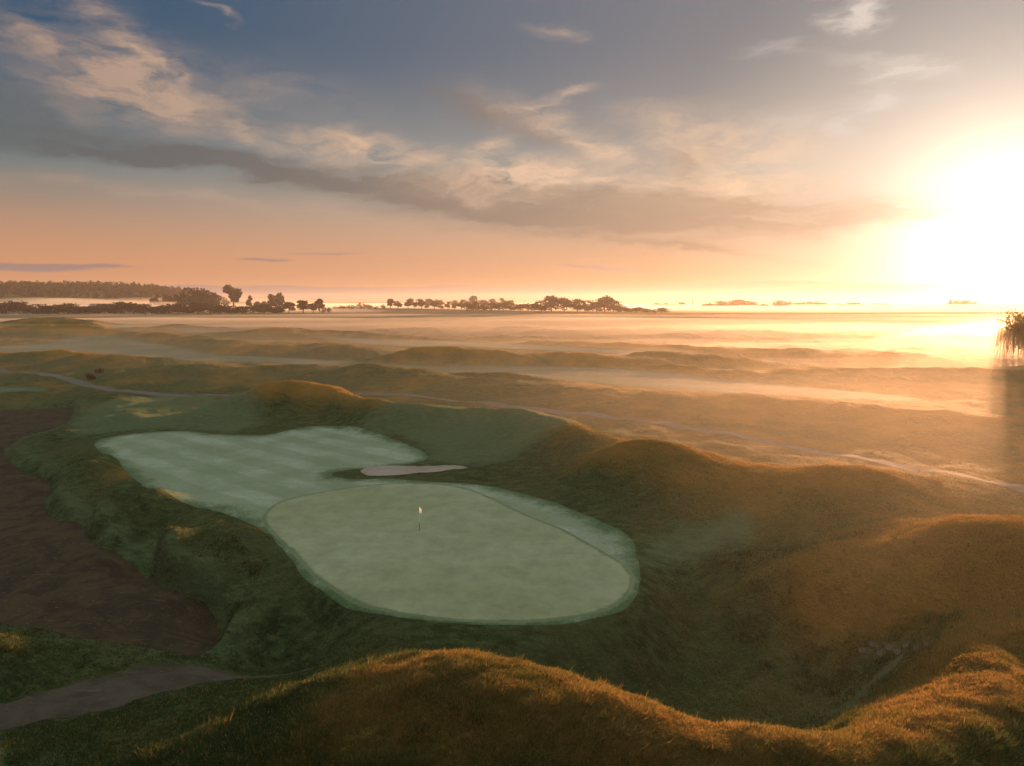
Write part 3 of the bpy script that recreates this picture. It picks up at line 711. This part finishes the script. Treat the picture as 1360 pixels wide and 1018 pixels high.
# the willow at the right edge
def willow():
    rs = np.random.RandomState(21); D = 222.; x0 = (1368-680)/F*D; z0 = gh(x0, D)
    t = empty('willow_tree', (x0, D, z0-.1)); tag(t, 'large weeping willow with hanging strands at the right edge, against the sun', 'tree')
    H = 17.5-z0
    parts = [tube([(0,0,-.3), (.1,0,2.5), (-.2,.1,5), (0,0,8)], [.75,.55,.45,.3], 8)]
    lobes = []
    for i in range(9):
        a = 2*math.pi*i/9+rs.rand()*.4; r = rs.uniform(4.2, 8.2); zt = rs.uniform(10.5, 14.5)
        parts.append(tube([(0,0,4+rs.rand()*2.5), (math.cos(a)*r*.5, math.sin(a)*r*.5, 9.5), (math.cos(a)*r, math.sin(a)*r, zt)], [.28,.18,.06], 6))
        lobes.append((math.cos(a)*r*.8, math.sin(a)*r*.8, zt))
    V, Fq = join(parts); mesh_obj('trunk', V, Fq, M['bark'], t)
    C = lobes+[(0,0,H-4.2), (2,1,H-5), (-3,0,H-5.2)]; Rr = [3.6]*9+[4.2, 4.0, 3.8]
    V1, F1, T1 = leaves(rs, C, Rr, 2600, .26, .95)
    # strands: chains of small leaves falling from the lobes
    Vs, Fs, Ts, o = [V1], [F1], [T1], len(V1)
    for k in range(520):
        a = rs.uniform(0, 2*math.pi); r = rs.uniform(2.5, 10.2); cx, cy = math.cos(a)*r, math.sin(a)*r
        zt = 13.2-(r/10.2)**2*4.0+rs.uniform(-1, 1); L = rs.uniform(3.5, 11.0)*(.6 if rs.rand() < .5 else 1); zb = max(.8, zt-L)
        m_ = int((zt-zb)/.22)+1; zz = np.linspace(zt, zb, m_)
        P = np.stack([cx+(1-zz/zt)*math.cos(a)*.8+rs.normal(0, .10, m_), cy+(1-zz/zt)*math.sin(a)*.8+rs.normal(0, .10, m_), zz], 1)
        s = .12*(.6+.6*rs.rand(m_))[:, None]; d = np.array([[math.sin(a+1), math.cos(a+1), 0.]])
        Q = np.stack([P-d*s, P+d*s*.3+[0,0,.25], P+d*s, P-[0,0,.34]], 1).reshape(-1, 3)
        Vs.append(Q); Fs.append(np.arange(4*m_).reshape(-1, 4)+o); Ts.append(np.full(4*m_, rs.rand())); o += len(Q)
    mesh_obj('crown', np.concatenate(Vs), np.concatenate(Fs), M['willow'], t, smooth=False, attrs={'tone': np.concatenate(Ts)})
willow()

# ------------------------------------------------------------------ buildings and masts, far away in the mist
M['white_wall'] = plain('white_render', (.72, .70, .66), .8)
M['roof'] = plain('dark_roof', (.06, .05, .048), .8)
M['metal'] = plain('dull_metal', (.22, .20, .19), .5, .4)
M['glass'] = plain('dark_glass', (.03, .035, .04), .15)
def boxes(lst):
    return join([(np.array([(x, y, z) for z in (a[2], b[2]) for y in (a[1], b[1]) for x in (a[0], b[0])], float),
                  np.array([(0,2,3,1), (4,5,7,6), (0,1,5,4), (2,6,7,3), (0,4,6,2), (1,3,7,5)])) for a, b in lst])
def house(px, D, W, H, L, label, wall, ridge, gables=1, rot=0, name='house', cat='house', group=None, chim=True):
    x = (px-680)/F*D; z = gh(x, D); t = empty(name, (x, D, z-.2), rot); tag(t, label, cat, group)
    V, Fq = boxes([((-W/2, -L/2, 0), (W/2, L/2, H))]); mesh_obj('wall', V, Fq, M[wall], t, smooth=False)
    gw = W/gables
    for k in range(gables):                                    # gabled roofs side by side, gable ends facing us
        c0 = -W/2+gw*(k+.5); a, b = c0-gw/2-.25, c0+gw/2+.25
        if gables > 1: a, b = a+.27, b-.27
        P = []
        for yy in (-L/2-.4, L/2+.4):
            P += [(a, yy, H+.02), (b, yy, H+.02), (c0, yy, H+ridge), (a, yy, H+.25), (b, yy, H+.25), (c0, yy, H+ridge+.25)]
        Fr = [(3,4,5,5), (9,11,10,10), (3,5,11,9), (5,4,10,11), (0,6,7,1), (0,3,9,6), (1,7,10,4), (0,1,4,3), (6,9,10,7)]
        tri = mesh_obj('roof', P, np.array([(f[0], f[1], f[2], f[3]) for f in Fr if len(set(f)) == 4]), M['roof'], t, smooth=False)
        for sg in (-1, 1):
            P = [(a+.3, sg*(L/2+.02), H+.26), (b-.3, sg*(L/2+.02), H+.26), (c0, sg*(L/2+.02), H+ridge)]
            mesh_obj('gable', P, [(0,1,2)], M[wall], t, smooth=False)
        w_ = gw*.13
        for q in (-1, 1):
            V, Fq = boxes([((c0+q*gw*.22-w_, -L/2-.06, H*.45), (c0+q*gw*.22+w_, -L/2+.05, H*.85))]); mesh_obj('window', V, Fq, M['glass'], t, smooth=False)
        if chim and k == 0:
            V, Fq = boxes([((c0+gw*.2, 0, H+ridge*.3), (c0+gw*.2+1, 1, H+ridge+1.4))]); mesh_obj('chimney', V, Fq, M['roof'], t, smooth=False)
    return t
house(138, 1290, 42, 9.5, 14, 'long white building with four gables standing in mist behind the tree belt', 'white_wall', 5.5, 4, name='gabled_building', cat='building', chim=False)
house(112, 1330, 14, 5, 9, 'small white house in mist just left of the long gabled building', 'white_wall', 3.5, 1)
house(98, 1340, 12, 4.5, 9, 'pale white house in mist, farther left of the gabled building', 'white_wall', 3.2, 1)
house(21, 1000, 9, 2.6, 5, 'small white hut before the tree belt at the far left', 'white_wall', 1.3, 2, name='hut', cat='hut', chim=False)
house(42, 1010, 4, 2.2, 4, 'tiny white hut right of the larger hut, before the tree belt', 'white_wall', 1.0, 1, name='hut', cat='hut', chim=False)
house(200, 1015, 3.5, 3.0, 4, 'lone tiny white hut below the right end of the wooded hill', 'white_wall', 1.0, 1, name='hut', cat='hut', chim=False)
house(344, 1410, 13, 14, 9, 'left one of two dark farmhouse roofs on the skyline', 'roof', 5, 1, name='farmhouse', group='farmhouses on the skyline')
house(353, 1420, 12, 14.5, 9, 'right one of two dark farmhouse roofs, next to the round trees', 'roof', 5, 1, name='farmhouse', group='farmhouses on the skyline')
def mast(px, top, D, w, label, name='mast', spire=False):
    x = (px-680)/F*D; z = gh(x, D); a, e = azel(px, top); H = CAMZ+math.tan(e)*math.hypot(x, D)-z
    t = empty(name, (x, D, z-.3)); tag(t, label, 'mast' if not spire else 'church tower')
    if spire:
        V, Fq = boxes([((-w, -w, 0), (w, w, H*.62))]); mesh_obj('tower', V, Fq, M['roof'], t, smooth=False)
        V, Fq = tube([(0,0,H*.62), (0,0,H*.8), (0,0,H)], [w*1.2, w*.6, .05], 8); mesh_obj('spire', V, Fq, M['roof'], t)
    else:
        parts = [tube([(math.cos(k)*w*.5, math.sin(k)*w*.5, 0), (math.cos(k)*w*.2, math.sin(k)*w*.2, H*.9)], [w*.22, w*.16], 5) for k in (0, 2.09, 4.19)]
        V, Fq = join(parts); mesh_obj('lattice', V, Fq, M['metal'], t, smooth=False)
        V, Fq = tube([(0,0,H*.85), (0,0,H)], [w*.2, w*.1], 5); mesh_obj('antenna', V, Fq, M['metal'], t, smooth=False)
mast(918, 394, 2100, 2.2, 'thin lattice mast rising from the mist right of the golden wood')
mast(1298, 397, 2600, 2.2, 'thin pale mast beside the clump under the sun glow')
mast(1258, 396, 2620, 4.0, 'pointed church tower at the left end of the clump under the sun glow', 'church_tower', True)

# ------------------------------------------------------------------ the hole
def flag():
    x, y = G(557.5, 707, .0); z = gh(x, y)+.03
    t = empty('golf_flag', (x, y, z)); tag(t, 'white flag hanging limp on a thin pole in the hole of the green', 'flag')
    M['pole_white'] = plain('white_paint', (.86, .86, .84), .4); M['pole_dark'] = plain('dark_paint', (.05, .05, .045), .4)
    V, Fq = tube([(0,0,-.15), (0,0,.85)], [.018, .018], 10); mesh_obj('lower_pole', V, Fq, M['pole_dark'], t)
    V, Fq = tube([(0,0,.852), (0,0,2.2)], [.017, .015], 10); mesh_obj('upper_pole', V, Fq, M['pole_white'], t)
    V, Fq = tube([(0,0,2.2), (0,0,2.225), (0,0,2.24)], [.018, .016, .004], 8); mesh_obj('finial', V, Fq, M['pole_white'], t)
    # the cloth hangs in folds from the top of the pole
    P = []; nu, nv = 26, 20
    for j in range(nv):
        v = j/(nv-1)
        for i in range(nu):
            u = i/(nu-1); fold = .030*math.sin(u*17+v*1.5)*(.4+u)
            P.append((.012+u*.22*(.75+.35*v)-.03*v*u, fold+.01*math.sin(v*6+u*3), 2.18-v*.48-u*.10-.05*u*u))
    Fq = [(j*nu+i, j*nu+i+1, (j+1)*nu+i+1, (j+1)*nu+i) for j in range(nv-1) for i in range(nu-1)]
    n0 = len(P); P2 = [(a, b+.004, c_) for a, b, c_ in P]
    Fq = Fq+[(d_+n0, c_+n0, b+n0, a+n0) for a, b, c_, d_ in Fq]
    m, g, p = material('flag_cloth')
    p.inputs['Base Color'].default_value = (.88, .87, .84, 1); p.inputs['Roughness'].default_value = .8
    tr = g.node('ShaderNodeBsdfTranslucent'); tr.inputs[0].default_value = (.60, .66, .72, 1)
    mx = g.node('ShaderNodeMixShader'); mx.inputs[0].default_value = .5
    g.put(mx.inputs[1], p.outputs[0]); g.put(mx.inputs[2], tr.outputs[0]); g.put(m.node_tree.nodes['Material Output'].inputs[0], mx.outputs[0])
    mesh_obj('cloth', P, Fq[:(nu-1)*(nv-1)], m, t)
    # the cup in the green
    c_ = empty('hole_cup', (x, y, z)); tag(c_, 'round dark cup sunk in the green at the foot of the flag', 'hole')
    V, Fq = tube([(0,0,.006), (0,0,.008)], [.055, .054], 20)
    ring = []; Q = []
    for k in range(24):
        a = 2*math.pi*k/24
        ring += [(math.cos(a)*.060, math.sin(a)*.060, .004), (math.cos(a)*.054, math.sin(a)*.054, .006), (math.cos(a)*.053, math.sin(a)*.053, -.02)]
    for k in range(24):
        n_ = (k+1) % 24
        Q += [(k*3, n_*3, n_*3+1, k*3+1), (k*3+1, n_*3+1, n_*3+2, k*3+2)]
    mesh_obj('rim', ring, Q, M['pole_white'], c_)
flag()

# ------------------------------------------------------------------ small growth
def shrub(px, py, h, w, label, seed, name='shrub', group=None, tone_=0.2, upright=False):
    P = march([px], [py])[0]; z = gh(*P); rs = np.random.RandomState(seed)
    t = empty(name, (P[0], P[1], z-.03)); tag(t, label, 'bush' if name == 'shrub' else 'grass tuft', group)
    C = [(rs.normal(0, w*.25), rs.normal(0, w*.25), h*rs.uniform(.35, .7)) for _ in range(6)]
    if upright: C = [(0, 0, h*f) for f in (.2, .4, .6, .8)]
    V, Fq, tn_ = leaves(rs, C, [w*.35]*len(C), 420, w*.06, .9); V[:, 2] = np.maximum(V[:, 2], .02)
    mesh_obj('foliage', V, Fq, M['leaf'], t, smooth=False, attrs={'tone': tn_*.5+tone_})
    parts = [tube([(0,0,-.05), (c0[0]*.5, c0[1]*.5, c0[2]*.6), c0], [.05*w, .035*w, .01*w], 5) for c0 in C]
    V, Fq = join(parts); mesh_obj('stem', V, Fq, M['bark'], t)
shrub(121, 504, 1.5, 1.8, 'small dark bush beside the left stretch of the cart path', 1)
shrub(134, 495, 1.1, 1.6, 'small bush on the slope above the left stretch of the cart path', 2)
TU = [(1150,866),(1163,858),(1172,870),(1184,862),(1196,868),(1208,860),(1222,863),(1237,858)]
M['straw'] = plain('bleached_straw', (.30, .25, .17), .9)
for i, (a, b) in enumerate(TU):
    P = march([a], [b])[0]; z = gh(*P); rs = np.random.RandomState(60+i); n = 170
    th = rs.uniform(0, 6.28, n); r = .28*rs.rand(n)**.6; h = rs.uniform(.12, .34, n); lx = rs.normal(.10, .14, n); ly = rs.normal(0, .14, n)
    bx_, by_ = np.cos(th)*r*1.5, np.sin(th)*r
    V = np.stack([np.stack([bx_-.012, by_, 0*h-.02], 1), np.stack([bx_+.012, by_, 0*h-.02], 1), np.stack([bx_+lx, by_+ly, h], 1)], 1).reshape(-1, 3)
    o = mesh_obj('straw_tussock', V, np.arange(3*n).reshape(-1, 3), M['straw'], smooth=False); o.location = (P[0], P[1], z)
    tag(o, f'bleached grass tussock, {ORD[i]} from the left in the pale streak inside the hollow', 'grass tuft', 'bleached tussocks in the hollow')
# ------------------------------------------------------------------ air
def volume(name, dens, g_aniso, col=(1, .92, .80)):
    m = bpy.data.materials.new(name); m.use_nodes = True; t = m.node_tree
    t.nodes.remove(t.nodes['Principled BSDF'])
    v = t.nodes.new('ShaderNodeVolumePrincipled')
    v.inputs['Density'].default_value = dens; v.inputs['Anisotropy'].default_value = g_aniso
    v.inputs['Color'].default_value = (*col, 1)
    t.links.new(v.outputs[0], t.nodes['Material Output'].inputs['Volume']); m.cycles.homogeneous_volume = True
    return m
def box(name, lo, hi, mat):
    V = [(x, y, z) for z in (lo[2], hi[2]) for y in (lo[1], hi[1]) for x in (lo[0], hi[0])]
    Fq = [(0,2,3,1), (4,5,7,6), (0,1,5,4), (2,6,7,3), (0,4,6,2), (1,3,7,5)]
    return mesh_obj(name, V, Fq, mat, smooth=False)
haze = box('haze', (-6600, -6600, -14), (6600, 6600, 80), volume('haze_air', .00008, .50))
tag(haze, kind='stuff')
def bank(name, outline, top, dens, g_=.6, seed=0, thin=10, nz=34, var=.5):
    """a low bank of ground mist: a closed body whose top swells and dies away at its edges"""
    P = np.array(outline, float); lo, hi = P.min(0), P.max(0)
    nx_, ny_ = 70, 70
    X, Y = np.meshgrid(np.linspace(lo[0], hi[0], nx_), np.linspace(lo[1], hi[1], ny_)); X, Y = X.ravel(), Y.ravel()
    s = sdf(P, X, Y, 20)
    L = max(hi-lo)
    wv = fbm(X/L*5+seed, Y/L*9-seed, 4)
    t = np.clip(-s/thin, 0, 1)**.7*(1-var*.5+var*wv)
    zt = top*np.clip(t, 0, None)-.9
    i = np.arange(nx_*ny_).reshape(ny_, nx_)
    q = np.stack([i[:-1,:-1].ravel(), i[:-1,1:].ravel(), i[1:,1:].ravel(), i[1:,:-1].ravel()], 1)
    keep = (s[q] < 0).any(1); q = q[keep]
    zt = np.where(s < 0, zt, -1.0)
    n = nx_*ny_
    V = np.concatenate([np.stack([X, Y, zt], 1), np.stack([X, Y, np.full(n, -1.5)], 1)])
    # walls round the rim close the body
    from collections import Counter
    ed = {}
    for a in q:
        for k in range(4):
            e = (a[k], a[(k+1)%4]); ed[e] = 1
    walls = [(b, a, a+n, b+n) for (a, b) in ed if (b, a) not in ed]
    Fq = np.concatenate([q, q[:, ::-1]+n, np.array(walls)])
    o = mesh_obj(name, V, Fq, volume(name+'_air', dens, g_), smooth=False)
    return tag(o, kind='stuff')

def wp(px, D): return ((px-680)/F*D, D)
bank('veil_mist', [(4,16),(60,14),(480,60),(620,520),(-620,520),(-330,200),(-70,135),(-25,100)], 7.0, .0014, .66, 9, 30, var=.3)  # near mist added to veil the right-hand slopes in golden glare
bank('willow_mist', [wp(1190,185),wp(1300,165),wp(1700,150),wp(2100,300),wp(1900,460),wp(1250,470),wp(1130,330)], 15.0, .0022, .55, 5, 45, var=.3)
bank('wood_mist', [wp(-500,1330),wp(200,1330),wp(440,1380),wp(470,1900),wp(-500,1900)], 27.0, .0030, .3, 7, 120, var=.5)
bank('meadow_mist', [wp(-400,470),wp(300,480),wp(700,440),wp(1100,380),wp(1700,330),wp(1900,700),wp(1500,1020),wp(600,1010),wp(-400,1000)], 4.5, .0025, .35, 1, 60)
bank('field_mist', [wp(-400,1120),wp(440,1150),wp(500,1520),wp(600,1540),wp(640,1300),wp(880,1240),wp(1000,1080),wp(1700,1000),wp(1800,4000),wp(-500,4000)], 12.0, .0028, .35, 2, 120, var=.35)
bank('valley_mist', [wp(760,215),wp(1000,170),wp(1250,150),wp(1600,140),wp(1800,330),wp(1100,350),wp(800,330)], 3.0, .005, .45, 3, 30)
